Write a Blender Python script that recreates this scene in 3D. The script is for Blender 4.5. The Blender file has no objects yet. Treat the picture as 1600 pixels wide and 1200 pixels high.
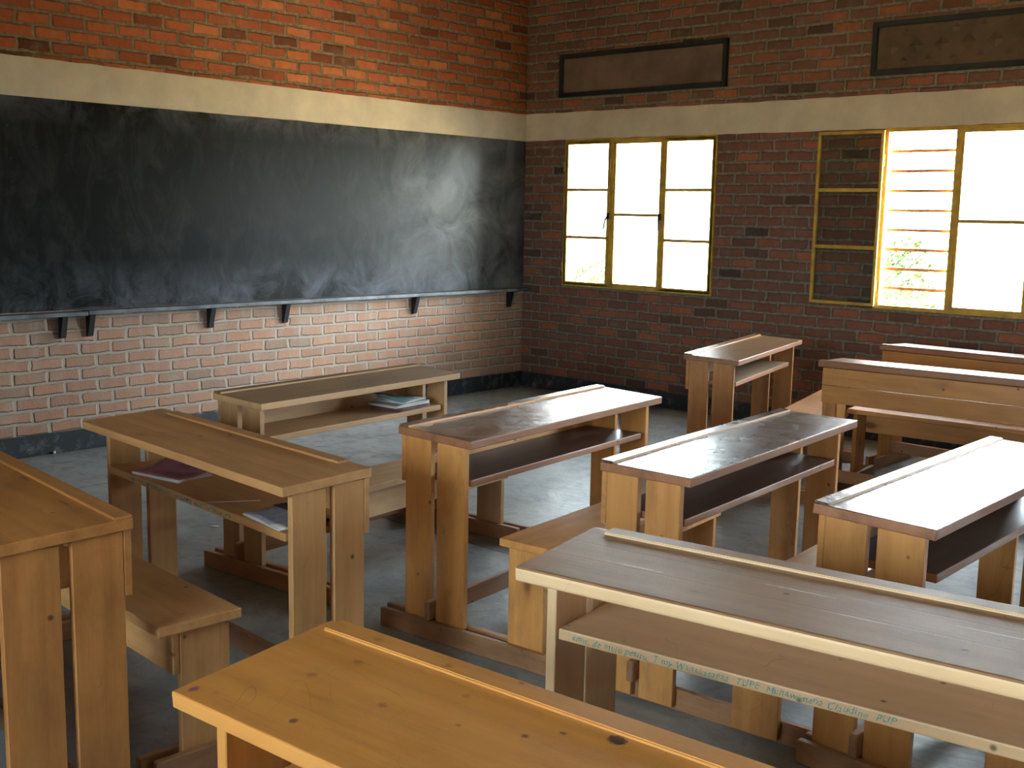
import bpy, bmesh, math, random
from mathutils import Vector, Matrix
random.seed(7)
scene = bpy.context.scene
C = scene.collection

# ------------------------------------------------------------------ camera
def make_camera():
    yaw, pitch, roll = -7.39093584e-01, 1.49579243e-01, 1.96783893e-02
    f = Vector((math.sin(yaw)*math.cos(pitch), math.cos(yaw)*math.cos(pitch), -math.sin(pitch)))
    r = Vector((math.cos(yaw), -math.sin(yaw), 0)); u = r.cross(f)
    c, s = math.cos(roll), math.sin(roll)
    r, u = c*r + s*u, -s*r + c*u
    cd = bpy.data.cameras.new('camera'); co = bpy.data.objects.new('camera', cd); C.objects.link(co)
    m = Matrix((( r.x, u.x, -f.x, 6.82701), (r.y, u.y, -f.y, -7.6077), (r.z, u.z, -f.z, 1.55), (0, 0, 0, 1)))
    co.matrix_world = m
    cd.sensor_width = 36; cd.lens = 36*1767.13/1600; cd.clip_start = .05; cd.clip_end = 300
    scene.camera = co
make_camera()

# ------------------------------------------------------------------ light, sky, exposure
SKY = 7.0; GLOW = 5.0
scene.view_settings.view_transform = 'Standard'
scene.view_settings.look = 'None'
scene.view_settings.exposure = 2.35
scene.view_settings.gamma = 1.0
scene.view_settings.use_curve_mapping = False
scene.cycles.max_bounces = 12
scene.cycles.diffuse_bounces = 8
scene.cycles.glossy_bounces = 4
scene.cycles.transparent_max_bounces = 16
scene.cycles.use_denoising = True
scene.cycles.sample_clamp_indirect = 10.0
w = bpy.data.worlds.new('sky'); scene.world = w; w.use_nodes = True
bg = w.node_tree.nodes['Background']
bg.inputs[0].default_value = (0.78, 0.90, 1.0, 1); bg.inputs[1].default_value = SKY
sd = bpy.data.lights.new('sun', 'SUN'); sd.energy = 60.0; sd.angle = math.radians(2); sd.color = (1, .95, .86)
so = bpy.data.objects.new('sun', sd); C.objects.link(so)
so.rotation_euler = (0, math.radians(-16), 0); so.location = (0, 0, 12)
# sky glow low towards +X, added to brighten the board wall near the corner
_t = w.node_tree; _g = _t.nodes.new('ShaderNodeTexCoord'); _d = _t.nodes.new('ShaderNodeVectorMath'); _d.operation = 'DOT_PRODUCT'
_t.links.new(_g.outputs['Generated'], _d.inputs[0]); _d.inputs[1].default_value = Vector((1, .22, .18)).normalized()
_m = _t.nodes.new('ShaderNodeMath'); _m.operation = 'MAXIMUM'; _t.links.new(_d.outputs['Value'], _m.inputs[0]); _m.inputs[1].default_value = 0
_p = _t.nodes.new('ShaderNodeMath'); _p.operation = 'POWER'; _t.links.new(_m.outputs[0], _p.inputs[0]); _p.inputs[1].default_value = 4.0
_a = _t.nodes.new('ShaderNodeMath'); _a.operation = 'MULTIPLY_ADD'; _t.links.new(_p.outputs[0], _a.inputs[0]); _a.inputs[1].default_value = SKY*GLOW; _a.inputs[2].default_value = SKY
_t.links.new(_a.outputs[0], bg.inputs[1])
def portal(loc, rot, sx, sy):
    d = bpy.data.lights.new('window_portal', 'AREA'); d.shape = 'RECTANGLE'; d.size = sx; d.size_y = sy
    d.cycles.is_portal = True
    o = bpy.data.objects.new('window_portal', d); C.objects.link(o); o.location = loc; o.rotation_euler = rot

# ------------------------------------------------------------------ materials
def lin(c):
    return tuple(((x/255)/12.92 if x/255 <= .04045 else ((x/255+.055)/1.055)**2.4) for x in c) + (1,)
class NT:
    def __init__(s, name):
        s.m = bpy.data.materials.new(name); s.m.use_nodes = True
        s.t = s.m.node_tree; s.n = s.t.nodes; s.l = s.t.links
        s.b = s.n['Principled BSDF']
    def new(s, t, **kw):
        n = s.n.new(t)
        for k, v in kw.items(): setattr(n, k, v)
        return n
    def link(s, a, b): s.l.new(a, b)
    def val(s, x, sock):
        if isinstance(x, (int, float)): sock.default_value = x
        elif isinstance(x, (tuple, list)): sock.default_value = x
        else: s.l.new(x, sock)
    def math(s, op, a, b=0.0, c=None, clamp=False):
        n = s.new('ShaderNodeMath', operation=op, use_clamp=clamp); s.val(a, n.inputs[0]); s.val(b, n.inputs[1])
        if c is not None: s.val(c, n.inputs[2])
        return n.outputs[0]
    def vmath(s, op, a, b):
        n = s.new('ShaderNodeVectorMath', operation=op); s.val(a, n.inputs[0]); s.val(b, n.inputs[1]); return n.outputs[0]
    def mapr(s, x, a, b, c=0.0, d=1.0):
        n = s.new('ShaderNodeMapRange'); n.clamp = True
        s.val(x, n.inputs[0]); n.inputs[1].default_value = a; n.inputs[2].default_value = b
        n.inputs[3].default_value = c; n.inputs[4].default_value = d; return n.outputs[0]
    def mix(s, f, a, b, mode='MIX'):
        n = s.new('ShaderNodeMix', data_type='RGBA', blend_type=mode); n.clamp_factor = True
        s.val(f, n.inputs[0]); s.val(a, n.inputs[6]); s.val(b, n.inputs[7]); return n.outputs[2]
    def noise(s, v, scale, detail=3, rough=.5, dist=0.0, out=0):
        n = s.new('ShaderNodeTexNoise'); s.val(v, n.inputs['Vector']); n.inputs['Scale'].default_value = scale
        n.inputs['Detail'].default_value = detail; n.inputs['Roughness'].default_value = rough
        n.inputs['Distortion'].default_value = dist; return n.outputs[out]
    def obj(s): return s.new('ShaderNodeTexCoord').outputs['Object']
    def sep(s, v):
        n = s.new('ShaderNodeSeparateXYZ'); s.val(v, n.inputs[0]); return n.outputs
    def comb(s, x, y, z):
        n = s.new('ShaderNodeCombineXYZ'); s.val(x, n.inputs[0]); s.val(y, n.inputs[1]); s.val(z, n.inputs[2]); return n.outputs[0]
    def bump(s, h, strength, dist, normal=None):
        n = s.new('ShaderNodeBump'); n.inputs['Strength'].default_value = strength; n.inputs['Distance'].default_value = dist
        s.val(h, n.inputs['Height'])
        if normal is not None: s.val(normal, n.inputs['Normal'])
        return n.outputs[0]

def wood(name, light, dark, rough=.4, coat=.15, stain=.35, scratch=0.0, seams=(), knots=1.0, dirt=(60, 40, 28), ink=False, wear=None):
    """pine board: grain runs along local X of each board"""
    s = NT(name); o = s.obj(); rnd = s.new('ShaderNodeObjectInfo').outputs['Random']
    off = s.comb(s.math('MULTIPLY', rnd, 37.0), s.math('MULTIPLY', rnd, 91.0), s.math('MULTIPLY', rnd, 53.0))
    p = s.vmath('ADD', o, off)
    warp = s.noise(p, 2.2, 2, out=1)
    pw = s.vmath('ADD', p, s.vmath('MULTIPLY', warp, (.10, .035, .035)))
    g1 = s.noise(s.vmath('MULTIPLY', pw, (1.0, 26, 26)), 1.0, 4, .6)
    g2 = s.noise(s.vmath('MULTIPLY', pw, (5.0, 150, 150)), 1.0, 2, .5)
    rings = s.new('ShaderNodeTexWave', wave_type='BANDS', bands_direction='Y')
    s.val(s.vmath('MULTIPLY', pw, (.35, 1, 1)), rings.inputs['Vector'])
    rings.inputs['Scale'].default_value = 4; rings.inputs['Distortion'].default_value = 5; rings.inputs['Detail'].default_value = 1.5
    rings.inputs['Detail Scale'].default_value = .8
    fac = s.math('ADD', s.math('ADD', s.math('MULTIPLY', g1, .42), s.math('MULTIPLY', s.noise(p, 2.6, 4, .6), .36)), s.math('MULTIPLY', rings.outputs['Fac'], .06))
    fac = s.math('ADD', fac, s.math('MULTIPLY', s.math('SUBTRACT', g2, .5), .16))
    fac = s.mapr(fac, .25, .72)
    col = s.mix(fac, lin(dark), lin(light))
    # knots
    vo = s.new('ShaderNodeTexVoronoi'); vo.feature = 'F1'
    s.val(s.vmath('MULTIPLY', pw, (3.2, 7.5, 7.5)), vo.inputs['Vector']); vo.inputs['Scale'].default_value = 1.0
    rad = s.mapr(s.sep(vo.outputs['Color'])[0], .5, 1.0, 0.0, .19)
    kn = s.math('SUBTRACT', rad, vo.outputs['Distance'])
    knf = s.math('MULTIPLY', s.mapr(kn, 0.0, .09), .72*knots)
    col = s.mix(knf, col, lin((88, 46, 24)))
    halo = s.math('MULTIPLY', s.mapr(kn, -.12, .02), .28*knots)
    col = s.mix(halo, col, lin((140, 82, 40)))
    # handling stains, nail spots
    st = s.mapr(s.noise(s.vmath('MULTIPLY', p, (.8, 2, 2)), 3.5, 5, .7), .46, .72)
    col = s.mix(s.math('MULTIPLY', st, stain), col, lin(dirt))
    if wear:
        wf = s.mapr(s.noise(s.vmath('MULTIPLY', p, (1.2, 5, 5)), 1.6, 4, .6), .42, .66)
        col = s.mix(s.math('MULTIPLY', wf, .6), col, lin(wear))
    sp = s.new('ShaderNodeTexVoronoi'); sp.feature = 'F1'; s.val(s.vmath('MULTIPLY', p, (1, 1, 1)), sp.inputs['Vector']); sp.inputs['Scale'].default_value = 14
    spf = s.math('MULTIPLY', s.mapr(sp.outputs['Distance'], .13, .07), s.mapr(s.sep(sp.outputs['Color'])[0], .70, .73))
    col = s.mix(s.math('MULTIPLY', spf, .75), col, lin((45, 28, 20)))
    hgt = s.math('ADD', s.math('MULTIPLY', g2, .35), s.math('MULTIPLY', g1, .65))
    # long scratches and scribbles
    def ridge(vec, sc, w_, seed):
        n = s.noise(s.vmath('ADD', vec, (seed, seed*.7, 0)), sc, 1, .4, .6)
        return s.mapr(s.math('ABSOLUTE', s.math('SUBTRACT', n, .5)), w_, w_*.3)
    sc = s.math('MULTIPLY', ridge(p, 5.0, .0022, 3.1), s.mapr(s.noise(p, 5, 1), .5, .56))
    col = s.mix(s.math('MULTIPLY', sc, .35), col, lin((90, 56, 30)))
    if scratch > 0:
        def stroke(ang, sc_, el, w_, dens, seed):
            rot = s.new('ShaderNodeVectorRotate'); rot.rotation_type = 'Z_AXIS'; rot.inputs['Angle'].default_value = ang
            bend = s.vmath('MULTIPLY', s.noise(p, 7, 1, out=1), (.06, .06, 0))
            s.val(s.vmath('ADD', s.vmath('ADD', o, bend), (seed, seed*.37, 0)), rot.inputs['Vector'])
            v = s.new('ShaderNodeTexVoronoi'); v.feature = 'F1'; v.voronoi_dimensions = '2D'
            s.val(s.vmath('MULTIPLY', rot.outputs[0], (1, el, 0)), v.inputs['Vector']); v.inputs['Scale'].default_value = sc_
            return s.math('MULTIPLY', s.mapr(v.outputs['Distance'], w_, w_*.4), s.mapr(s.sep(v.outputs['Color'])[0], 1-dens, 1-dens+.03))
        fine = None
        for a_, sc_, el_, de_, sd_ in ((.3, 16, 26, .5, 1.1), (1.3, 20, 24, .45, 4.7), (2.2, 13, 30, .4, 8.3), (2.9, 24, 20, .5, 11.9)):
            q_ = stroke(a_, sc_, el_, .42, de_, sd_); fine = q_ if fine is None else s.math('MAXIMUM', fine, q_)
        hgt = s.math('SUBTRACT', hgt, s.math('MULTIPLY', fine, .8*scratch))
        hgt = s.math('ADD', hgt, s.math('MULTIPLY', s.noise(p, 60, 3), .12*scratch))
        col = s.mix(s.math('MULTIPLY', fine, .30*scratch), col, lin((170, 146, 126)))
    xyz = s.sep(o)
    for y0 in seams:
        wob = s.math('ADD', xyz[1], s.math('MULTIPLY', s.math('SUBTRACT', s.noise(s.comb(xyz[0], y0*9, 0), 3.0, 2), .5), .006))
        d = s.math('ABSOLUTE', s.math('SUBTRACT', wob, y0))
        k = s.mapr(d, .0018, .0005)
        col = s.mix(s.math('MULTIPLY', k, .6), col, lin((50, 30, 18)))
        hgt = s.math('SUBTRACT', hgt, s.math('MULTIPLY', k, 1.5))
    for (ix, iy, sx, sy, soft, mc, amt) in (ink or ()):  # ink blots, knots, stains and painted crack highlights
        q = s.vmath('MULTIPLY', s.vmath('SUBTRACT', o, (ix, iy, 0)), (1/sx, 1/sy, 0))
        ln = s.new('ShaderNodeVectorMath', operation='LENGTH'); s.val(q, ln.inputs[0])
        d = s.math('ADD', ln.outputs['Value'], s.math('MULTIPLY', s.math('SUBTRACT', s.noise(o, 70, 4, .8), .5), 1.6))
        col = s.mix(s.math('MULTIPLY', s.mapr(d, 1.0, 1.0-soft), amt), col, lin(mc))
    s.link(col, s.b.inputs['Base Color'])
    r = s.math('ADD', s.mapr(s.noise(p, 6, 2, .4), .2, .8, -.02, .03), rough)
    s.link(r, s.b.inputs['Roughness'])
    s.b.inputs['Coat Weight'].default_value = coat; s.b.inputs['Coat Roughness'].default_value = .16
    nb = s.bump(hgt, .22, .0018)
    s.link(nb, s.b.inputs['Normal']); s.link(s.bump(hgt, .10, .0014), s.b.inputs['Coat Normal'])
    return s.m

def brick(name, ramp, mortar, horiz, dust=0.0, bumpd=.012):
    s = NT(name); o = s.obj(); x, y, z = s.sep(o)
    h = x if horiz == 'X' else y
    v = s.comb(h, s.math('ADD', z, .0333), 0)
    wn = s.noise(s.vmath('MULTIPLY', o, (1, 1, 1)), 7, 3, .6, out=1)
    v = s.vmath('ADD', v, s.vmath('MULTIPLY', s.vmath('SUBTRACT', wn, (.5, .5, .5)), (.034, .022, 0)))
    wn2 = s.noise(o, 40, 2, .5, out=1)
    v = s.vmath('ADD', v, s.vmath('MULTIPLY', s.vmath('SUBTRACT', wn2, (.5, .5, .5)), (.014, .012, 0)))
    b = s.new('ShaderNodeTexBrick'); s.val(v, b.inputs['Vector'])
    b.offset = .5; b.offset_frequency = 2; b.squash = 1
    b.inputs['Scale'].default_value = 1; b.inputs['Brick Width'].default_value = .215; b.inputs['Row Height'].default_value = .08
    b.inputs['Mortar Size'].default_value = .015; b.inputs['Mortar Smooth'].default_value = .55; b.inputs['Bias'].default_value = 0
    b.inputs['Color1'].default_value = (0, 0, 0, 1); b.inputs['Color2'].default_value = (1, 1, 1, 1); b.inputs['Mortar'].default_value = (.5, .5, .5, 1)
    cr = s.new('ShaderNodeValToRGB'); s.link(b.outputs['Color'], cr.inputs[0])
    els = cr.color_ramp.elements
    while len(els) < len(ramp): els.new(.5)
    for e, (pp, c) in zip(els, ramp): e.position = pp; e.color = lin(c)
    n1 = s.noise(o, 18, 5, .65); n2 = s.noise(o, 3.0, 3, .6)
    col = s.mix(s.math('MULTIPLY', s.mapr(n1, .35, .7), .32), cr.outputs[0], lin(tuple(int(k*.62) for k in ramp[1][1])))
    mfac = b.outputs['Fac']
    smear = s.mapr(s.noise(o, 5.5, 4, .7), .52, .72)
    mf = s.math('MAXIMUM', mfac, s.math('MULTIPLY', smear, .45))
    mcol = s.mix(s.mapr(s.noise(o, 30, 4), .3, .7), lin(mortar), lin(tuple(int(k*.75) for k in mortar)))
    col = s.mix(mf, col, mcol)
    if dust > 0:
        mcol2 = s.mix(s.math('MULTIPLY', mf, s.mapr(z, 1.0, .95)), col, lin((182, 172, 160))); col = mcol2
        # chalk dust below the writing board, running down in streaks
        hz = s.mapr(z, .30, .86)
        stv = s.noise(s.vmath('MULTIPLY', o, (9, 9, 1.2)), 1.6, 4, .65)
        d = s.math('MULTIPLY', s.mapr(stv, .42, .72), s.math('ADD', s.math('MULTIPLY', hz, .6), .25))
        low = s.mapr(z, 1.0, .95)
        col = s.mix(s.math('MULTIPLY', s.math('MULTIPLY', d, low), dust), col, lin((196, 190, 184)))
        col = s.mix(s.math('MULTIPLY', low, .6), col, lin((170, 148, 128)))
    s.link(col, s.b.inputs['Base Color']); s.b.inputs['Roughness'].default_value = .85
    s.b.inputs['Specular IOR Level'].default_value = .25
    hh = s.math('SUBTRACT', s.math('MULTIPLY', s.noise(o, 60, 4, .7), .25), mfac)
    s.link(s.bump(hh, .8, bumpd), s.b.inputs['Normal'])
    return s.m

def plain(name, col, rough=.5, metal=0.0, var=.15, scale=8, spec=.5, bump=0.0, col2=None):
    s = NT(name); o = s.obj(); n = s.noise(o, scale, 4, .6)
    c2 = lin(col2) if col2 else lin(tuple(int(k*(1-var*1.6)) for k in col))
    s.link(s.mix(s.mapr(n, .35, .7), lin(col), c2), s.b.inputs['Base Color'])
    s.b.inputs['Roughness'].default_value = rough; s.b.inputs['Metallic'].default_value = metal
    s.b.inputs['Specular IOR Level'].default_value = spec
    if bump: s.link(s.bump(s.noise(o, scale*5, 4, .6), .5, bump), s.b.inputs['Normal'])
    return s.m

def chalkboard_mat():
    s = NT('chalkboard_paint'); o = s.obj(); x, y, z = s.sep(o)
    n1 = s.noise(o, 1.3, 4, .6, .6); n2 = s.noise(s.vmath('MULTIPLY', o, (1, 1.6, .8)), 4, 5, .65, 1.0)
    col = s.mix(s.mapr(n1, .3, .7), lin((16, 18, 15)), lin((28, 27, 24)))
    sm = s.mapr(n2, .45, .8)
    col = s.mix(s.math('MULTIPLY', sm, .30), col, lin((80, 78, 76)))
    # wiped chalk haze at the edges of the written area
    edge = s.math('MAXIMUM', s.mapr(z, 2.02, 2.17), s.mapr(z, 1.22, .92))
    edge = s.math('MULTIPLY', edge, s.mapr(s.noise(o, 3.2, 5, .7, .8), .4, .7))
    col = s.mix(s.math('MULTIPLY', edge, .45), col, lin((128, 130, 138)))
    # rubbed-in chalk dust and painted window glare near the window end of the board
    rub_glare = s.math('MULTIPLY', s.mapr(y, -2.0, -.9), s.mapr(s.noise(o, 2.4, 5, .65, .8), .32, .66))
    col = s.mix(s.math('MULTIPLY', rub_glare, .5), col, lin((128, 128, 130)))
    # short chalk strokes
    def strokes(seed, sc, elong, w_):
        q = s.vmath('MULTIPLY', s.vmath('ADD', o, (0, seed, seed*.3)), elong)
        v = s.new('ShaderNodeTexVoronoi'); v.feature = 'F1'; s.val(s.vmath('ADD', q, s.vmath('MULTIPLY', s.noise(o, 25, 2, out=1), (.5, .5, .5))), v.inputs['Vector']); v.inputs['Scale'].default_value = sc
        return s.math('MULTIPLY', s.mapr(v.outputs['Distance'], w_, w_*.5), s.mapr(s.sep(v.outputs['Color'])[0], .8, .84))
    k = s.math('MAXIMUM', strokes(0, 9, (1, 3.2, .8), .09), strokes(5.3, 12, (1, 1, 3.5), .075))
    k = s.math('MULTIPLY', k, s.mapr(s.noise(o, 1.7, 2), .45, .6))
    col = s.mix(s.math('MULTIPLY', k, .42), col, lin((190, 190, 188)))
    s.link(col, s.b.inputs['Base Color'])
    s.link(s.mapr(n2, .3, .7, .36, .46), s.b.inputs['Roughness'])
    s.b.inputs['Specular IOR Level'].default_value = .09
    s.link(s.bump(s.noise(o, 9, 5, .7), .2, .002), s.b.inputs['Normal'])
    return s.m

def floor_mat():
    s = NT('polished_cement'); o = s.obj(); x, y, z = s.sep(o)
    n1 = s.noise(s.vmath('MULTIPLY', o, (1, 1.6, 1)), 1.6, 6, .62, 1.2); n2 = s.noise(o, 7, 5, .7, 1.5)
    col = s.mix(s.mapr(n1, .3, .7), lin((116, 120, 122)), lin((156, 160, 162)))
    col = s.mix(s.math('MULTIPLY', s.mapr(n2, .5, .75), .5), col, lin((84, 84, 82)))
    col = s.mix(s.math('MULTIPLY', s.mapr(s.noise(o, 2.2, 3), .62, .7), .35), col, lin((70, 68, 64)))
    # dusty brown margin by the walls
    mg = s.math('MAXIMUM', s.mapr(x, .14, .02), s.mapr(y, -.14, -.02))
    col = s.mix(s.math('MULTIPLY', mg, .6), col, lin((120, 98, 78)))
    def joint(c, at):
        return s.mapr(s.math('ABSOLUTE', s.math('SUBTRACT', c, at)), .006, .0025)
    j = s.math('MAXIMUM', joint(y, -3.893), s.math('MAXIMUM', joint(x, 4.6), joint(x, .95)))
    col = s.mix(s.math('MULTIPLY', j, .8), col, lin((40, 38, 36)))
    s.link(col, s.b.inputs['Base Color'])
    s.link(s.mapr(n2, .3, .7, .30, .52), s.b.inputs['Roughness'])
    h = s.math('ADD', s.math('MULTIPLY', n1, .8), s.math('MULTIPLY', n2, .3))
    s.link(s.bump(s.math('SUBTRACT', h, s.math('MULTIPLY', j, .6)), .55, .012), s.b.inputs['Normal'])
    return s.m

def black_base_mat():
    s = NT('tar_painted_skirting'); o = s.obj(); n = s.noise(o, 9, 5, .7)
    col = s.mix(s.mapr(n, .52, .75), lin((38, 42, 46)), lin((112, 116, 120)))
    s.link(col, s.b.inputs['Base Color']); s.b.inputs['Roughness'].default_value = .5
    s.link(s.bump(n, .5, .008), s.b.inputs['Normal']); return s.m

def glass_mat():
    s = NT('window_glass'); t = s.n.new('ShaderNodeBsdfTransparent'); t.inputs[0].default_value = (.93, .95, .93, 1)
    g = s.n.new('ShaderNodeBsdfGlossy'); g.inputs['Roughness'].default_value = .02
    fr = s.n.new('ShaderNodeFresnel'); fr.inputs[0].default_value = 1.45
    mx = s.n.new('ShaderNodeMixShader'); s.link(fr.outputs[0], mx.inputs[0]); s.link(t.outputs[0], mx.inputs[1]); s.link(g.outputs[0], mx.inputs[2])
    s.link(mx.outputs[0], s.n['Material Output'].inputs[0]); return s.m

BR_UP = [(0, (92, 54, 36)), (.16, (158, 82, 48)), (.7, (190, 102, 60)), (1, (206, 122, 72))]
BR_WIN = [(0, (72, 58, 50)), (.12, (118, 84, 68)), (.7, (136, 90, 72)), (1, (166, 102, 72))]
M = dict(
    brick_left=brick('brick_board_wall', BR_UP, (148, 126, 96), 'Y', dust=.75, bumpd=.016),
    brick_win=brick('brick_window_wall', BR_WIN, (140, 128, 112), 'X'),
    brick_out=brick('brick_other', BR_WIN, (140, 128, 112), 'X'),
    white=plain('lime_wash', (214, 200, 178), .8, var=.07, scale=3, spec=.2, bump=.003),
    board=chalkboard_mat(), floor=floor_mat(), base=black_base_mat(), glass=glass_mat(),
    tray=plain('dusty_black_ledge', (62, 64, 68), .5, col2=(120, 122, 124), scale=6),
    bracket=plain('black_bracket', (34, 32, 32), .6),
    yellow=plain('yellow_enamel', (206, 166, 60), .45, var=.12, scale=12),
    rust=plain('rusty_yellow_bar', (196, 140, 80), .5),
    darkm=plain('dark_iron', (40, 36, 34), .45, metal=.6),
    ventf=plain('blackened_timber', (34, 38, 34), .6), ventp=plain('brown_mesh', (122, 98, 84), .8, scale=3),
    ventp2=plain('brown_clay_grille', (104, 82, 58), .8, scale=5),
    tin=plain('roof_sheet', (120, 112, 100), .6), earth=plain('bare_earth', (150, 136, 100), .9, scale=.6), apron=plain('pale_bounce', (226, 208, 176), .85, scale=2, var=.06),  # apron: pale finish of the ground strip added to bounce light
    leaf=plain('leaves', (52, 78, 34), .7, scale=2, col2=(30, 44, 22)), stem=plain('twig', (90, 70, 50), .8),
    pink=plain('pink_cover', (168, 108, 116), .7, scale=20, var=.2), paper=plain('page_paper', (222, 220, 216), .8, var=.05),
    blue=plain('blue_cover', (130, 178, 184), .7, scale=12, var=.12), news=plain('newsprint', (170, 172, 182), .8, var=.12, scale=60),
    navy=plain('dark_photo_print', (62, 58, 74), .6, scale=50, var=.3), plum=plain('plum_cover', (120, 90, 92), .7),
    teal=plain('teal_ink', (40, 150, 160), .7, scale=40, col2=(110, 176, 174)), chalk=plain('chalk_line', (225, 222, 215), .9, var=.02),
)
_INK, _PUR, _KN = (34, 16, 30), (70, 30, 90), (120, 70, 34)
INK_G = [(-.002, .121, .020, .013, .3, _INK, .95), (-.121, .049, .009, .006, .4, (74, 34, 40), .8), (-.079, .09, .008, .005, .4, (74, 34, 40), .8),
         (-.66, -.152, .009, .012, .5, _PUR, .8), (-.619, -.14, .010, .008, .8, (150, 90, 80), .6), (-.365, -.008, .013, .010, .8, _KN, .75),
         (-.51, .079, .016, .012, .8, _KN, .75), (-.539, -.001, .014, .011, .8, _KN, .65), (-.223, .015, .008, .006, .7, _KN, .8),
         (-.275, .095, .012, .009, .8, _KN, .5), (-.47, -.05, .05, .012, .9, (150, 96, 44), .6), (-.3, -.11, .12, .010, .9, (150, 96, 44), .5)]
KNOTS_GLINTS_D = [(.266, -.093, .010, .009, .5, (60, 44, 40), .85), (-.275, -.096, .022, .009, .8, (120, 72, 44), .7), (-.10, .03, .09, .004, .8, (226, 214, 206), .8), (-.45, -.03, .08, .003, .7, (226, 214, 206), .85), (-.33, .10, .07, .003, .7, (226, 214, 206), .7), (.32, .02, .12, .003, .7, (226, 214, 206), .8), (.05, -.05, .08, .003, .8, (220, 208, 200), .6)]  # knots, then pale streaks painting the highlights along the cracks
INK_H = [(.094, .122, .045, .006, .6, (84, 40, 44), .75), (.426, .105, .05, .006, .6, (96, 50, 40), .7), (.35, -.02, .08, .012, .9, (140, 90, 44), .6)]
ORANGE, ORANGE_D = (218, 162, 94), (180, 120, 62)
W = {
    'A': (wood('pine_top_tan', (208, 156, 98), (168, 116, 66), .5, .05, .25, .3, seams=(-.062,), knots=.7), wood('pine_tan', (216, 170, 116), (178, 128, 78), .5, .05, .2)),
    'B': (wood('pine_top_greyed', (164, 132, 94), (124, 94, 62), .5, .05, .25, .3, knots=.6), wood('pine_pale', (214, 178, 134), (180, 140, 96), .55, .03, .2)),
    'C': (wood('worn_brown_top', (156, 104, 68), (104, 66, 42), .26, .4, .4, 1.0, knots=.1), wood('varnished_orange', (228, 168, 98), (198, 136, 74), .42, .12, .35)),
    'E': (wood('worn_dark_top', (108, 70, 52), (68, 42, 32), .27, .4, .4, 1.0, knots=0), wood('varnished_amber', (216, 162, 96), (180, 120, 62), .42, .12, .35)),
    'F': (wood('worn_dark_wide_top', (112, 76, 58), (72, 46, 36), .26, .5, .4, 1.0, knots=0), wood('varnished_honey', (214, 160, 94), (180, 122, 64), .42, .12, .3)),
    'I': (wood('worn_tan_top', (160, 116, 72), (112, 76, 44), .30, .4, .4, .8, knots=.15), wood('varnished_ochre', (200, 146, 84), (158, 104, 54), .42, .12, .35)),
    'D': (wood('planked_tan_top', (176, 132, 92), (142, 100, 66), .46, .08, .3, .3, seams=(-.045, .055), knots=.6, wear=(158, 124, 94), ink=KNOTS_GLINTS_D), wood('pale_cream_pine', (234, 204, 164), (212, 176, 132), .4, .12, .12)),
    'G': (wood('golden_top', (212, 148, 70), (178, 112, 44), .38, .2, .25, .3, knots=.9, ink=INK_G), wood('golden_pine', (216, 158, 84), (180, 118, 54), .42, .12, .25)),
    'H': (wood('amber_scarred_top', (204, 142, 72), (160, 100, 44), .40, .15, .4, .4, ink=INK_H), wood('amber_pine', (196, 138, 78), (156, 100, 50), .42, .12, .35)),
    'J': (wood('brown_narrow_top', (170, 126, 84), (126, 86, 54), .3, .35, .3, .5, knots=.1), wood('knotty_yellow_pine', (206, 152, 88), (168, 112, 56), .42, .12, .2, knots=1.3)),
}
RUN = wood('grimy_rail', (190, 144, 104), (146, 104, 72), .5, .05, .45)
EDGE = wood('worn_reddish_edge', (176, 122, 86), (132, 86, 58), .45, .1, .4)
SHELF_DARK = wood('dark_worn_shelf', (112, 76, 56), (76, 50, 38), .45, .08, .4, knots=.1)
SHELF_GREY = wood('greyed_shelf', (164, 138, 110), (128, 104, 80), .45, .05, .3)

# ------------------------------------------------------------------ object helpers
def tag(o, label=None, cat=None, group=None, kind=None):
    if label: o['label'] = label
    if cat: o['category'] = cat
    if group: o['group'] = group
    if kind: o['kind'] = kind
    return o
def empty(name, loc=(0, 0, 0), rz=0.0):
    o = bpy.data.objects.new(name, None); C.objects.link(o); o.location = loc; o.rotation_euler = (0, 0, rz)
    o.empty_display_size = .1; return o
def link(name, bm, mat, parent=None, loc=(0, 0, 0), rot=(0, 0, 0), smooth=False):
    me = bpy.data.meshes.new(name); bmesh.ops.recalc_face_normals(bm, faces=bm.faces); bm.to_mesh(me); bm.free()
    me.materials.append(mat) if not isinstance(mat, (list, tuple)) else [me.materials.append(k) for k in mat]
    if smooth:
        for p in me.polygons: p.use_smooth = True
    o = bpy.data.objects.new(name, me); C.objects.link(o); o.location = loc; o.rotation_euler = rot
    if parent: o.parent = parent
    return o
def add_box(bm, x0, x1, y0, y1, z0, z1, mi=0):
    v = [bm.verts.new((x, y, z)) for x in (x0, x1) for y in (y0, y1) for z in (z0, z1)]
    for f in ((0, 1, 3, 2), (4, 6, 7, 5), (0, 4, 5, 1), (2, 3, 7, 6), (0, 2, 6, 4), (1, 5, 7, 3)):
        fc = bm.faces.new([v[i] for i in f]); fc.material_index = mi
    return v
def board(name, parent, mat, loc, size, rot=(0, 0, 0), bev=.003, slope=0.0, seg=1, wob=0.0):
    """a plank centred on loc; size = (length along the grain X, width Y, thickness Z).
    slope: the +X end is cut so its length changes with Y."""
    L, Wd, T = size; bm = bmesh.new()
    v = add_box(bm, -L/2, L/2, -Wd/2, Wd/2, -T/2, T/2)
    for q in v:
        if q.co.x > 0: q.co.x += slope*q.co.y
        if wob: q.co.y += random.uniform(-wob, wob)
    bmesh.ops.bevel(bm, geom=bm.edges[:], offset=bev, segments=seg, affect='EDGES', profile=.6)
    o = link(name, bm, mat, parent, loc, rot)
    if seg > 1:
        for p in o.data.polygons: p.use_smooth = len(p.vertices) == 4 and p.area < .02 and False
    return o
HP = math.pi/2

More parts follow.
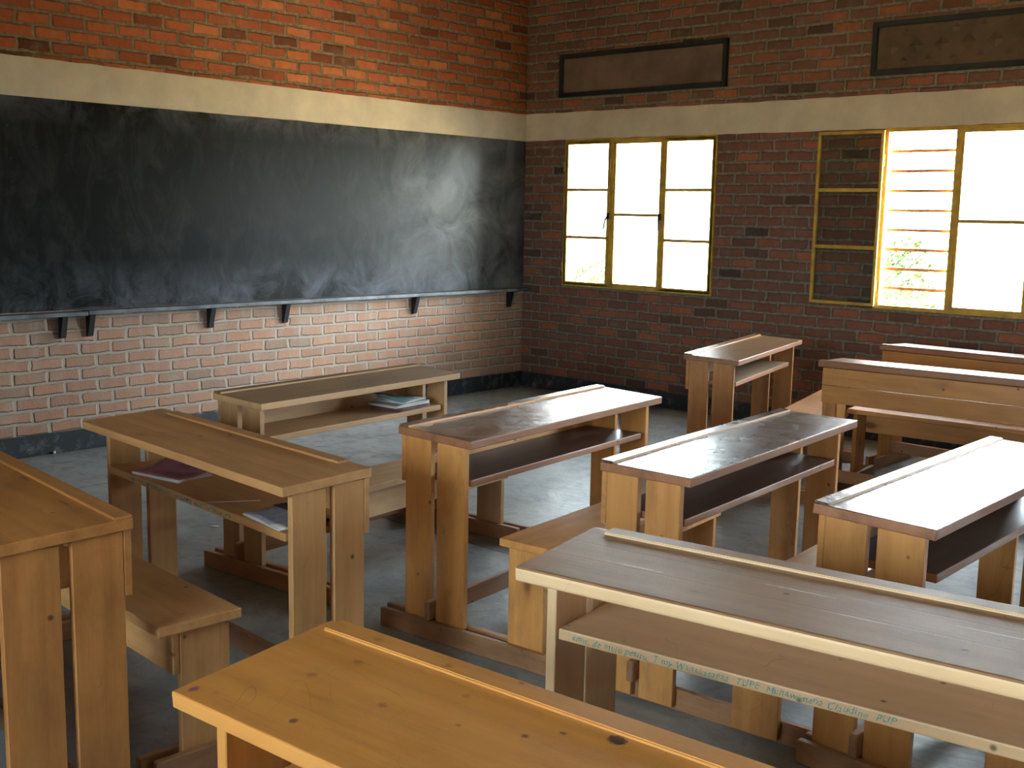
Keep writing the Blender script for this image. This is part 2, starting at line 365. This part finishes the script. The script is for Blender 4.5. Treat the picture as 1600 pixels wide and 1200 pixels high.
# ------------------------------------------------------------------ the school desk with its attached bench
def school_desk(key, pos, th, L, Wd, hp, hb, label, lu=(.655, .655), bench=True, outer=(True, True), shelf_u=(-.56, .56),
                rail_span=None, apron=.175, apron_planks=1, shelf_z=.612, tint=None, y_back=None, y_front=None, rounded=.004, top_t=.03, shelf_mat=None):
    """local +X along the desk, local -Y towards the pupil. hp / hb: height of the top at the pupil edge and back edge"""
    top, side = W[key]
    r = empty('school_desk', (pos[0], pos[1], 0), th)
    tag(r, label, 'desk', 'school desks with attached benches')
    k = (hb-hp)/Wd; ang = math.atan(k); zc = (hp+hb)/2
    zs = lambda y: zc + k*y            # top surface height at local y
    edge = side if key in 'ABDGH' else EDGE
    dt = board('desktop', r, top, (0, 0, zc - top_t/2), (L, Wd, top_t), (ang, 0, 0), bev=rounded, seg=3)
    dt.data.materials.append(edge)
    for p in dt.data.polygons:
        if p.normal.z < .6: p.material_index = 1
    rs = rail_span or (-L/2+.005, L/2-.005)
    lw = .046; yr = Wd/2 - lw/2
    bm = bmesh.new(); x0, x1 = rs; hh = .0065
    # raised strip behind the pencil groove, its front face pale
    v = add_box(bm, x0, x1, -lw/2, lw/2, -.002, hh)
    bmesh.ops.bevel(bm, geom=bm.edges[:], offset=.0022, segments=2, affect='EDGES')
    o = link('pencil_rail', bm, [top, side], r, (0, yr, zs(yr)), (ang, 0, 0))
    for p in o.data.polygons:
        if p.normal.y < -.4: p.material_index = 1
    # four end boards, the grain upright
    for s_, u0 in ((-1, lu[0]), (1, lu[1])):
        x = s_*(u0 - .0125)
        for (ya, yb) in ((-(Wd/2-.040), -.001), (.028, Wd/2-.021)):
            z0 = .018; yc = (ya+yb)/2; z1 = zs(yc) - top_t - .001
            board('leg', r, side, (x, yc, (z0+z1)/2), (z1-z0, yb-ya, .025), (0, -HP, 0) if False else (HP, -HP, HP), slope=k, bev=.002)
    # back panel, one plank or two
    yb = Wd/2 - .0105; zt = zs(yb) - top_t - .002; pl = lu[0]+lu[1]+.0
    xc = (lu[1]-lu[0])/2
    n = apron_planks; hgt = apron/n
    for i in range(n):
        board('back_panel', r, side, (xc, yb, zt - hgt*(i+.5)), (pl, hgt-.002, .020), (HP, 0, 0), bev=.002)
    # shelf for books under the top
    sx0, sx1 = shelf_u
    sh = board('shelf', r, shelf_mat or side, ((sx0+sx1)/2, .006, shelf_z-.0125), (sx1-sx0, Wd-.058, .026), (0, 0, 0), bev=.004, seg=2)
    if shelf_mat:
        sh.data.materials.append(EDGE)
        for p in sh.data.polygons:
            if p.normal.z < .5: p.material_index = 1
    # runners lie on the floor either side of the end boards
    y_back = y_back or Wd/2 + .08; y_front = y_front or (-.60 if bench else -(Wd/2+.04))
    for s_, u0, out in ((-1, lu[0], outer[0]), (1, lu[1], outer[1])):
        for d, on in ((.0125+.002, out), (-.025-.0125-.002, True)):
            if not on: continue
            jit = random.uniform(-.02, .02)
            board('runner', r, RUN, (s_*(u0+d), (y_back+y_front)/2+jit, .036), (y_back-y_front, .025, .070), (0, 0, HP), bev=.003)
    # stretcher whose ends poke out between the paired end boards
    sl = lu[0]+lu[1]+.07
    board('stretcher', r, RUN, (xc, .0135, .112), (sl, .07, .025), (HP, 0, 0), bev=.004)
    if bench:
        for s_, u0 in ((-1, lu[0]), (1, lu[1])):
            board('bench_leg', r, side, (s_*(u0-.0125), -.405, .219), (.402, .15, .025), (HP, -HP, HP), bev=.002)
        board('seat_apron', r, side, (xc, -.492, .355), (lu[0]+lu[1], .125, .020), (HP, 0, 0), bev=.002)
        board('seat', r, side if tint is None else tint, (xc, -.435, .435), (min(L, lu[0]+lu[1]+.07), .25, .028), (0, 0, 0), bev=.005, seg=3)
    return r

DATA = {'A': [3.5727, -5.5232, -0.0583, 1.3329, 0.3191, 0.7635, 0.7775], 'B': [2.8031, -4.3234, 1.6669, 1.2719, 0.3087, 0.7635, 0.7775],
 'C': [3.8943, -4.2031, 1.6697, 1.3436, 0.3407, 0.7635, 0.7775], 'E': [4.7618, -4.1117, 1.6518, 1.3491, 0.3288, 0.768, 0.772],
 'I': [3.2346, -1.5239, 1.8072, 1.3501, 0.3249, 0.7635, 0.7775], 'F': [5.5621, -4.1055, 1.5769, 1.3634, 0.3454, 0.767, 0.775],
 'D': [5.8292, -5.5034, 0.1442, 1.37, 0.3566, 0.7635, 0.7775], 'G': [5.8911, -6.4404, 0.0716, 1.37, 0.3596, 0.7568, 0.7812],
 'H': [3.5761, -6.3243, -0.0921, 1.37, 0.3597, 0.7635, 0.7775], 'J': [4.5635, -1.6518, 3.225, 1.37, 0.35, 0.7635, 0.7775],
 'K': [4.4508, -0.6509, 3.1176, 1.37, 0.36, 0.7635, 0.7775]}
LBL = {
 'A': 'tan pine desk with a teal-marked shelf holding a pink notebook',
 'B': 'greyish pine desk standing nearest the chalkboard, blue exercise books on its shelf',
 'C': 'orange desk with brown top, white glare only on the end nearest the corner window',
 'E': 'dark glossy scratched-top desk between two other orange desks, just behind the pale planked desk',
 'F': 'dark glossy desk cut by the right frame edge, its whole top white with window glare',
 'D': 'pale cream-edged desk with planked tan top and teal handwriting along its shelf edge',
 'G': 'golden desk at the bottom of the photo with dark ink blots on its top',
 'H': 'amber desk with scarred legs and paired end boards, cut by the left frame edge',
 'I': 'small looking far desk alone under the plain brick between the windows, seen end on',
 'J': 'desk seen from behind with two knotty yellow planks across its back',
 'K': 'furthest desk seen from behind, its reddish back panel closest to the window wall',
}
desk = {}
def mk(k, **kw):
    x, y, th, L, Wd, hp, hb = DATA[k]
    desk[k] = school_desk(kw.pop('mat', k), (x, y), th, L, Wd, hp, hb, LBL[k], **kw)
mk('A', lu=(.56, .655), shelf_u=(-.53, .625), rail_span=(-.545, .555), y_front=-.575)
mk('B', lu=(.61, .585), shelf_u=(-.585, .53))
mk('C', lu=(.653, .629), shelf_u=(-.62, .56), shelf_mat=SHELF_DARK, y_back=.27, y_front=-.575)
mk('E', lu=(.662, .608), outer=(False, False), shelf_mat=SHELF_DARK, shelf_u=(-.63, .55), y_back=.20, shelf_z=.625)
mk('F', shelf_mat=SHELF_DARK, lu=(.645, .63), y_back=.20)
mk('D', lu=(.62, .62), shelf_u=(-.585, .59), rail_span=(-.63, .63), rounded=.009, shelf_z=.628, top_t=.036)
mk('G', rail_span=(-.66, .66), lu=(.62, .62))
mk('H', lu=(.62, .67), y_back=.17)
mk('I', shelf_mat=SHELF_GREY, lu=(.632, .632), shelf_u=(-.60, .50), shelf_z=.63)
mk('J', lu=(.62, .655), apron_planks=2, apron=.195)
mk('K', lu=(.62, .665), mat='J', bench=False)

# ------------------------------------------------------------------ writing on the shelf edges (as much of it as can be read)
def to_mesh(o):
    bpy.context.view_layer.update()
    me = bpy.data.meshes.new_from_object(o.evaluated_get(bpy.context.evaluated_depsgraph_get()))
    n = bpy.data.objects.new(o.name, me); C.objects.link(n); n.parent = o.parent
    n.location, n.rotation_euler, n.scale = o.location, o.rotation_euler, o.scale
    nm = o.name; bpy.data.objects.remove(o); n.name = nm; return n
def writing(parent, body, x0, y, z, size, sx):
    cu = bpy.data.curves.new('handwriting', 'FONT'); cu.body = body; cu.size = size; cu.shear = .25; cu.extrude = .0002
    cu.offset = -.0001; cu.space_character = 1.1
    o = bpy.data.objects.new('handwriting', cu); C.objects.link(o); o.parent = parent
    o.location = (x0, y, z); o.rotation_euler = (HP, 0, 0); o.scale = (sx, 1, 1)
    cu.materials.append(M['teal']); o = to_mesh(o)
    for v_ in o.data.vertices: v_.co.y += .0016*math.sin(v_.co.x*90)+.001*math.sin(v_.co.x*310+1); v_.co.x += .0012*math.sin(v_.co.y*700+v_.co.x*60)
    tag(o, 'teal handwriting along the shelf edge'); return o
ysh = lambda k: .006 - (DATA[k][4]-.058)/2 - .0006
writing(desk['D'], 'amis, de mulu petitu, T my Wanakatansa  TUPE  Muhawimana Claudine  PUP', -.55, ysh('D'), .6085, .021, .98)
def scribble(parent, x0, x1, y, z):
    cu = bpy.data.curves.new('handwriting', 'CURVE'); cu.dimensions = '3D'; cu.bevel_depth = .0017; cu.bevel_resolution = 1
    rr = random.Random(3); x = x0
    while x < x1:
        n = rr.randint(7, 16); sp = cu.splines.new('POLY'); pts = []
        for i in range(n):
            x += rr.uniform(.002, .006); pts.append((x, y, z + rr.choice((-1, 1))*rr.uniform(.002, .0065)))
        sp.points.add(len(pts)-1)
        for q, p_ in zip(sp.points, pts): q.co = (*p_, 1)
        x += rr.uniform(.002, .012)
    o = bpy.data.objects.new('handwriting', cu); C.objects.link(o); o.parent = parent; cu.materials.append(M['teal']); o = to_mesh(o)
    tag(o, 'smudged teal scribble along the shelf edge')
scribble(desk['A'], -.36, .30, ysh('A'), .5995)
bm = bmesh.new(); add_box(bm, -.003, .003, -.09, .09, 0, .0006)
o = link('chalk_line', bm, M['chalk'], desk['A'], (.20, -.05, .6126), (0, 0, -.55))

# ------------------------------------------------------------------ books
def sheet(bm, w_, d_, z0, t, lift, mi=0, rot=0.0, ox=0, oy=0, nx=10, ny=6, amp=.002, ph=0.0):
    """a thin curling booklet leaf; lift(u,v) gives extra height"""
    top, bot = {}, {}
    c, s = math.cos(rot), math.sin(rot)
    for i in range(nx+1):
        for j in range(ny+1):
            u, v = i/nx, j/ny; x, y = (u-.5)*w_, (v-.5)*d_
            h = z0 + lift(u, v) + amp*math.sin(7*u+ph)*math.sin(5*v+ph)*.5 + amp*.5
            X, Y = ox+c*x-s*y, oy+s*x+c*y
            top[i, j] = bm.verts.new((X, Y, h+t)); bot[i, j] = bm.verts.new((X, Y, h))
    def q(a, b, c_, d):
        f = bm.faces.new((a, b, c_, d)); f.material_index = mi; f.smooth = True
    for i in range(nx):
        for j in range(ny):
            q(top[i, j], top[i+1, j], top[i+1, j+1], top[i, j+1]); q(bot[i, j], bot[i, j+1], bot[i+1, j+1], bot[i+1, j])
    for i in range(nx):
        q(top[i, 0], bot[i, 0], bot[i+1, 0], top[i+1, 0]); q(top[i, ny], top[i+1, ny], bot[i+1, ny], bot[i, ny])
    for j in range(ny):
        q(top[0, j], top[0, j+1], bot[0, j+1], bot[0, j]); q(top[nx, j], bot[nx, j], bot[nx, j+1], top[nx, j+1])
def booklet(name, label, parent_key, x, y, z, rz, w_, d_, cover, pages, thick=.006, curl=None, cat='book', group=None):
    p = desk[parent_key]; c, s = math.cos(p.rotation_euler.z), math.sin(p.rotation_euler.z)
    e = empty(name, (p.location.x + c*x - s*y, p.location.y + s*x + c*y, z), p.rotation_euler.z + rz)
    tag(e, label, cat, group)
    curl = curl or (lambda u, v: 0)
    bm = bmesh.new()
    n = 3
    for i in range(n): sheet(bm, w_, d_, i*thick/n, thick/n*.8, lambda u, v, i=i: curl(u, v)*(i/n), rot=(i-1)*.03, ph=i)
    link('pages', bm, pages, e)
    bm = bmesh.new(); sheet(bm, w_, d_, thick, .0012, curl, amp=.001)
    link('cover', bm, cover, e)
    return e
booklet('notebook', 'crumpled pink-covered notebook on the shelf of the tan pine desk', 'A', -.26, -.01, .613, .25, .24, .17, M['pink'], M['paper'], .010,
        lambda u, v: .022*max(0, v-.45)*2*(1-u*.4) + .006*math.sin(u*6)*v)
booklet('magazine', 'grey and white magazine at the end of the tan desk shelf, beside its leg', 'A', .49, -.035, .613, -.04, .22, .17, M['news'], M['paper'], .008,
        lambda u, v: .004*math.sin(u*5)+.004*v)
bm = bmesh.new(); sheet(bm, .17, .05, 0, .0008, lambda u, v: .002*math.sin(4*u), mi=0)
e_mag = [o for o in C.objects if o.name.startswith('magazine')][0]
link('printed_photo', bm, M['navy'], e_mag, (-.03, .045, .0155), (0, 0, 0))
gx = .34
for i, (cov, lab) in enumerate(((M['plum'], 'lowest plum-edged exercise book, bottom of the stack on the greyish desk shelf'),
                                (M['news'], 'grey exercise book in the middle of the shelf stack, beneath the blue one'))):
    booklet('exercise_book', lab, 'B', gx-.01*i, -.025, .613+i*.017, .12-.1*i, .24, .18, cov, M['plum'] if i == 0 else M['paper'], .011,
            lambda u, v: .004*math.sin(u*4)+.006*u*u, group='exercise books stacked on the greyish desk shelf')
booklet('exercise_book', 'blue-covered exercise book with lifted corner, topmost of the stack', 'B', gx+.005, -.02, .649, .25, .22, .17, M['blue'], M['paper'], .005,
        lambda u, v: .045*max(0, (1-u)*.9+v-1.15)+.004*math.sin(u*5), group='exercise books stacked on the greyish desk shelf')

# ------------------------------------------------------------------ room shell
def struct(name, bm, mat, loc=(0, 0, 0)):
    o = link(name, bm, mat, None, loc); o['kind'] = 'structure'; return o
XE, YS, ZT = 9.6, -9.2, 3.7
WT = .12
WINS = [(.468, 1.990), (3.340, 4.862), (6.212, 7.734)]; WZ0, WZ1 = .940, 2.180
BWINS = [(4.3, 5.822), (7.3, 8.822)]
VENTS = [(.395, 2.05), (3.205, 4.86)]; VZ0, VZ1 = 2.535, 2.892
def wall_with_openings(bm, x0, x1, z0, z1, ya, yb, ops):
    """ops: list of (xa, xb, za, zb) ordered in x, not overlapping"""
    x = x0
    for (a, b, za, zb) in ops:
        if a > x: add_box(bm, x, a, ya, yb, z0, z1)
        if za > z0: add_box(bm, a, b, ya, yb, z0, za)
        if zb < z1: add_box(bm, a, b, ya, yb, zb, z1)
        x = b
    if x < x1: add_box(bm, x, x1, ya, yb, z0, z1)
bm = bmesh.new(); add_box(bm, 0, XE, YS, 0, -.12, 0); struct('floor', bm, M['floor'])
bm = bmesh.new(); wall_with_openings(bm, -WT, XE+WT, 0, ZT, 0, WT, [(a, b, WZ0, WZ1) for a, b in WINS]); struct('wall_right', bm, M['brick_win'])
bm = bmesh.new(); add_box(bm, -WT, 0, YS-WT, 0, 0, ZT); struct('wall_left', bm, M['brick_left'])
bm = bmesh.new(); wall_with_openings(bm, 0, XE+WT, 0, ZT, YS-WT, YS, [(a, b, WZ0, WZ1) for a, b in BWINS]); struct('wall_back', bm, M['brick_out'])
bm = bmesh.new(); add_box(bm, XE, XE+WT, YS, 0, 0, ZT); struct('wall_far_end', bm, M['brick_left'])
bm = bmesh.new()
add_box(bm, -.6, XE+.6, YS-.7, .55, ZT, ZT+.06); struct('ceiling', bm, M['tin'])
bm = bmesh.new(); add_box(bm, -60, 70, -70, 60, -.30, -.121)
struct('ground', bm, M['earth'])
bm = bmesh.new(); add_box(bm, -3, XE+3, WT, 3.0, -.121, -.10); struct('bounce_strip', bm, M['apron'])  # unseen pale strip added to bounce sunlight up onto the board wall
# whitewashed ring beam, slightly uneven edges
def band(name, horiz, a, b):
    bm = bmesh.new(); rr = random.Random(5); n = 120; t = .006
    rows = []
    for i in range(n+1):
        p_ = a + (b-a)*i/n; zl = 2.182 + rr.uniform(-.0025, .0025) + .003*math.sin(p_*1.7); zh = 2.411 + rr.uniform(-.003, .003) + .003*math.sin(p_*1.3+1)
        rows.append([bm.verts.new(((t, p_, z) if horiz == 'Y' else (p_, -t, z))) for z in (zl, zh)] +
                    [bm.verts.new(((0, p_, z) if horiz == 'Y' else (p_, 0, z))) for z in (zl, zh)])
    for r0, r1 in zip(rows, rows[1:]):
        bm.faces.new((r0[0], r1[0], r1[1], r0[1])); bm.faces.new((r0[1], r1[1], r1[3], r0[3])); bm.faces.new((r0[2], r1[2], r1[0], r0[0]))
    struct(name, bm, M['white'])
band('trim_1', 'Y', YS, 0.0); band('trim_2', 'X', 0.0, XE)
bm = bmesh.new(); add_box(bm, 0, .012, YS, 0, 0, .133); bmesh.ops.bevel(bm, geom=bm.edges[:], offset=.003, segments=1, affect='EDGES'); struct('baseboard_left', bm, M['base'])
bm = bmesh.new(); add_box(bm, .012, XE, -.012, 0, 0, .133); bmesh.ops.bevel(bm, geom=bm.edges[:], offset=.003, segments=1, affect='EDGES'); struct('baseboard_right', bm, M['base'])

# ------------------------------------------------------------------ chalkboard, ledge and brackets
bm = bmesh.new(); add_box(bm, .0005, .012, -6.4, -.012, .898, 2.182)
o = link('chalkboard', bm, M['board']); tag(o, 'long black chalkboard smeared with chalk on the brick wall', 'chalkboard')
led = empty('chalk_ledge', (0, -3.2, .86)); tag(led, 'narrow dusty black chalk ledge on brackets below the chalkboard', 'shelf')
rr = random.Random(2)
for (a, b, dz) in ((-6.4, -4.18, -.004), (-4.175, -.03, 0)):
    board('ledge_board', led, M['tray'], (.052, (a+b)/2+3.2, .022+dz), (b-a, .10, .026), (0, 0, HP), bev=.004, seg=2)
for by, gap in ((-5.3, 0), (-4.31, 1), (-4.13, 0), (-3.25, 0), (-2.62, 0), (-1.335, 0), (-.20, 0)):
    bm = bmesh.new()
    pr = [(0, 0), (.062, 0), (.055, -.03), (.022, -.14), (0, -.145)]
    va = [bm.verts.new((x, -.018, z)) for x, z in pr]; vb = [bm.verts.new((x, .018, z)) for x, z in pr]
    bm.faces.new(va); bm.faces.new(vb[::-1])
    for i in range(5): bm.faces.new((va[i], vb[i], vb[(i+1) % 5], va[(i+1) % 5]))
    link('bracket', bm, M['bracket'], led, (.002, by+3.2, .008))

# ------------------------------------------------------------------ steel windows
def frame_bm(bm, x0, x1, z0, z1, ya, yb, t):
    add_box(bm, x0, x0+t, ya, yb, z0, z1); add_box(bm, x1-t, x1, ya, yb, z0, z1)
    add_box(bm, x0+t, x1-t, ya, yb, z0, z0+t); add_box(bm, x0+t, x1-t, ya, yb, z1-t, z1)
def casement(name, parent, x0, x1, z0, z1, y, bars, t=.026, latch=None, mat=None):
    """a steel sash with its glass: local frame"""
    bm = bmesh.new(); frame_bm(bm, x0, x1, z0, z1, y-.012, y+.012, t)
    for zb in bars: add_box(bm, x0+t, x1-t, y-.008, y+.008, zb-.012, zb+.012)
    f = link(name, bm, M['yellow'], parent)
    bm = bmesh.new(); add_box(bm, x0+t*.7, x1-t*.7, y-.002, y+.002, z0+t*.7, z1-t*.7)
    link('glass_pane', bm, M['glass'], f)
    return f
def handle_bm(bm, x, y, z, sgn=-1):
    add_box(bm, x-.010, x+.010, y-.022, y-.010, z-.02, z+.03)
    # curved lever
    pts = [(0, -.028, .01), (sgn*.012, -.036, -.02), (sgn*.024, -.038, -.06), (sgn*.030, -.038, -.105)]
    for a, b in zip(pts, pts[1:]):
        va = [bm.verts.new((x+a[0]+dx, y+a[1]+dy, z+a[2])) for dx, dy in ((-.006, -.004), (.006, -.004), (.006, .004), (-.006, .004))]
        vb = [bm.verts.new((x+b[0]+dx, y+b[1]+dy, z+b[2])) for dx, dy in ((-.006, -.004), (.006, -.004), (.006, .004), (-.006, .004))]
        for i in range(4): bm.faces.new((va[i], va[(i+1) % 4], vb[(i+1) % 4], vb[i]))
        bm.faces.new(va); bm.faces.new(vb)
def window(n, x0, x1, yw, outward, opened=False, detail=True):
    """yw: inner face of the wall; outward = +1 for the wall the camera sees"""
    r = empty('window_%d' % n, ((x0+x1)/2, yw, WZ0)); r['kind'] = 'structure'
    h = WZ1-WZ0; wd = x1-x0; hw = wd/2; s = outward
    bm = bmesh.new(); t = .026
    frame_bm(bm, -hw, hw, 0, h, -.014, .020, t)
    m1, m2 = -hw+.507, -hw+1.022
    for m in (m1, m2): add_box(bm, m-.017, m+.017, -.010, .020, t, h-t)
    fr = link('window_frame', bm, M['yellow'], r)
    if s < 0: r.rotation_euler = (0, 0, math.pi)
    zb = ((h-.04)/3+.02, 2*(h-.04)/3+.02)
    # middle fixed light, set back
    casement('fixed_light', r, m1+.017, m2-.017, t, h-t, .012, (.617,), t=.018)
    casement('casement', r, m2+.012, hw-.014, .014, h-.014, -.002, zb)
    if not opened:
        casement('casement', r, -hw+.014, m1-.012, .014, h-.014, -.002, zb)
    else:
        e = empty('open_casement', (-hw+.004, -.030, 0), math.radians(-178)); e.parent = r
        casement('casement', e, 0, .485, .014, h-.014, 0, zb, t=.020)
        bm = bmesh.new(); k = 1
        z = .145
        while z < h-.06: add_box(bm, -hw+.02, m1-.01, .06, .080, z-.010, z+.010); z += .1345
        link('security_bar', bm, M['rust'], r)['kind'] = 'stuff'
    if detail:
        for i, (mx, zz, sg) in enumerate(((m1-.008, .60, -1), (m2-.002, .60, .2))):
            if opened and i == 0: continue
            bm = bmesh.new(); handle_bm(bm, mx, -.012, zz, sg); link('handle', bm, M['darkm'], r)
        for xx in (-hw+.004, hw-.004):
            for zz in (.16, h-.22):
                bm = bmesh.new(); bmesh.ops.create_cone(bm, cap_ends=True, segments=10, radius1=.007, radius2=.007, depth=.08)
                link('hinge', bm, M['yellow'], r, (xx, -.020, zz))
    return r
window(1, *WINS[0], 0, 1); window(2, *WINS[1], 0, 1, opened=True); window(3, *WINS[2], 0, 1, detail=False)
for i, (a, b) in enumerate(BWINS): window(4+i, a, b, YS, -1, detail=False)
for a, b in WINS:
    portal(((a+b)/2, WT+.01, (WZ0+WZ1)/2), (-HP, 0, 0), b-a, WZ1-WZ0)
for a, b in BWINS:
    portal(((a+b)/2, YS-WT-.01, (WZ0+WZ1)/2), (HP, 0, 0), b-a, WZ1-WZ0)

# ------------------------------------------------------------------ high vent panels on the window wall
def vent(x0, x1, label, diamonds):
    r = empty('vent_panel', ((x0+x1)/2, 0, VZ0)); tag(r, label, 'vent')
    hw = (x1-x0)/2; h = VZ1-VZ0
    bm = bmesh.new(); frame_bm(bm, -hw, hw, 0, h, -.035, -.001, .038)
    bmesh.ops.bevel(bm, geom=bm.edges[:], offset=.002, segments=1, affect='EDGES'); link('frame', bm, M['ventf'], r)
    bm = bmesh.new(); add_box(bm, -hw+.034, hw-.034, -.012, -.001, .034, h-.034)
    if diamonds:
        n = 9; dx = (2*hw-.10)/n
        for i in range(n):
            for row, (zc_, sz) in enumerate(((h*.5, .055), (h*.78, .032), (h*.24, .032))):
                cx = -hw+.05+dx*(i+.5 + (.5 if row else 0))
                if cx > hw-.08: continue
                c = [bm.verts.new((cx+dx_*sz, -.012, zc_+dz_*sz)) for dx_, dz_ in ((-1, 0), (0, -1), (1, 0), (0, 1))]
                tip = bm.verts.new((cx, -.030 if row == 0 else -.020, zc_))
                for q in range(4): bm.faces.new((c[q], c[(q+1) % 4], tip))
    link('panel', bm, M['ventp2'] if diamonds else M['ventp'], r)
vent(*VENTS[0], 'plain brown panel in a black frame, high above the closed window', False)
vent(*VENTS[1], 'brown panel with diamond pattern in a black frame, high above the open casement', True)

# ------------------------------------------------------------------ bushes outside
def bush(name, label, loc, rx, rz_, n, seed, leafs=.05):
    rr = random.Random(seed); e = empty(name, loc); tag(e, label, 'bush', 'shrubs outside the windows')
    bm = bmesh.new()
    for i in range(n):
        a = rr.uniform(0, 2*math.pi); rad = rx*math.sqrt(rr.random()); zz = rr.random()
        rad *= (1-zz*.75)*1.0+.12; p_ = Vector((rad*math.cos(a), rad*math.sin(a), .15+zz*rz_))
        nrm = Vector((rr.gauss(0, 1), rr.gauss(0, 1), rr.gauss(.6, 1))).normalized(); t = nrm.orthogonal().normalized(); b = nrm.cross(t)
        s_ = leafs*rr.uniform(.6, 1.4)
        bm.faces.new([bm.verts.new(p_ + t*s_*x + b*s_*y) for x, y in ((-1, 0), (-.2, -.4), (1, 0), (-.2, .4))])
    link('foliage', bm, M['leaf'], e)['kind'] = 'stuff'
    bm = bmesh.new()
    for i in range(9):
        a = rr.uniform(0, 6.28); top_ = Vector((rx*.5*math.cos(a), rx*.5*math.sin(a), rz_*rr.uniform(.5, .95)))
        u = Vector((.012, 0, 0)); v = Vector((0, .012, 0)); base = Vector((rr.uniform(-.05, .05), rr.uniform(-.05, .05), 0))
        q0 = [bm.verts.new(base+d) for d in (u, v, -u, -v)]; q1 = [bm.verts.new(top_+d*.4) for d in (u, v, -u, -v)]
        for k in range(4): bm.faces.new((q0[k], q0[(k+1) % 4], q1[(k+1) % 4], q1[k]))
    link('stem', bm, M['stem'], e)
bush('shrub', 'leafy shrub seen through the barred open casement', (2.0, 3.5, -.12), .52, 1.35, 1500, 1)
bush('shrub', 'shrub faintly seen through the middle light beside the barred casement', (3.35, 4.3, -.12), .6, 1.2, 1100, 2)
bush('shrub', 'low shrub faintly seen through the closed window', (-2.3, 3.9, -.12), .6, .95, 700, 3)

# ------------------------------------------------------------------ small litter
bm = bmesh.new(); sheet(bm, .05, .014, 0, .0008, lambda u, v: .002*u*u, amp=.001, nx=4, ny=2)
o = link('paper_scrap', bm, M['paper'], None, (2.128, -4.602, .0008), (0, 0, .5)); tag(o, 'small white paper scrap on the cement floor beyond the tan pine desk', 'litter')
bm = bmesh.new(); bmesh.ops.create_icosphere(bm, subdivisions=1, radius=.012); 
o = link('chalk_lump', bm, M['chalk'], None, (.024, -4.40, .011), (.3, .2, 0)); tag(o, 'white chalk lump lying against the black skirting', 'chalk')
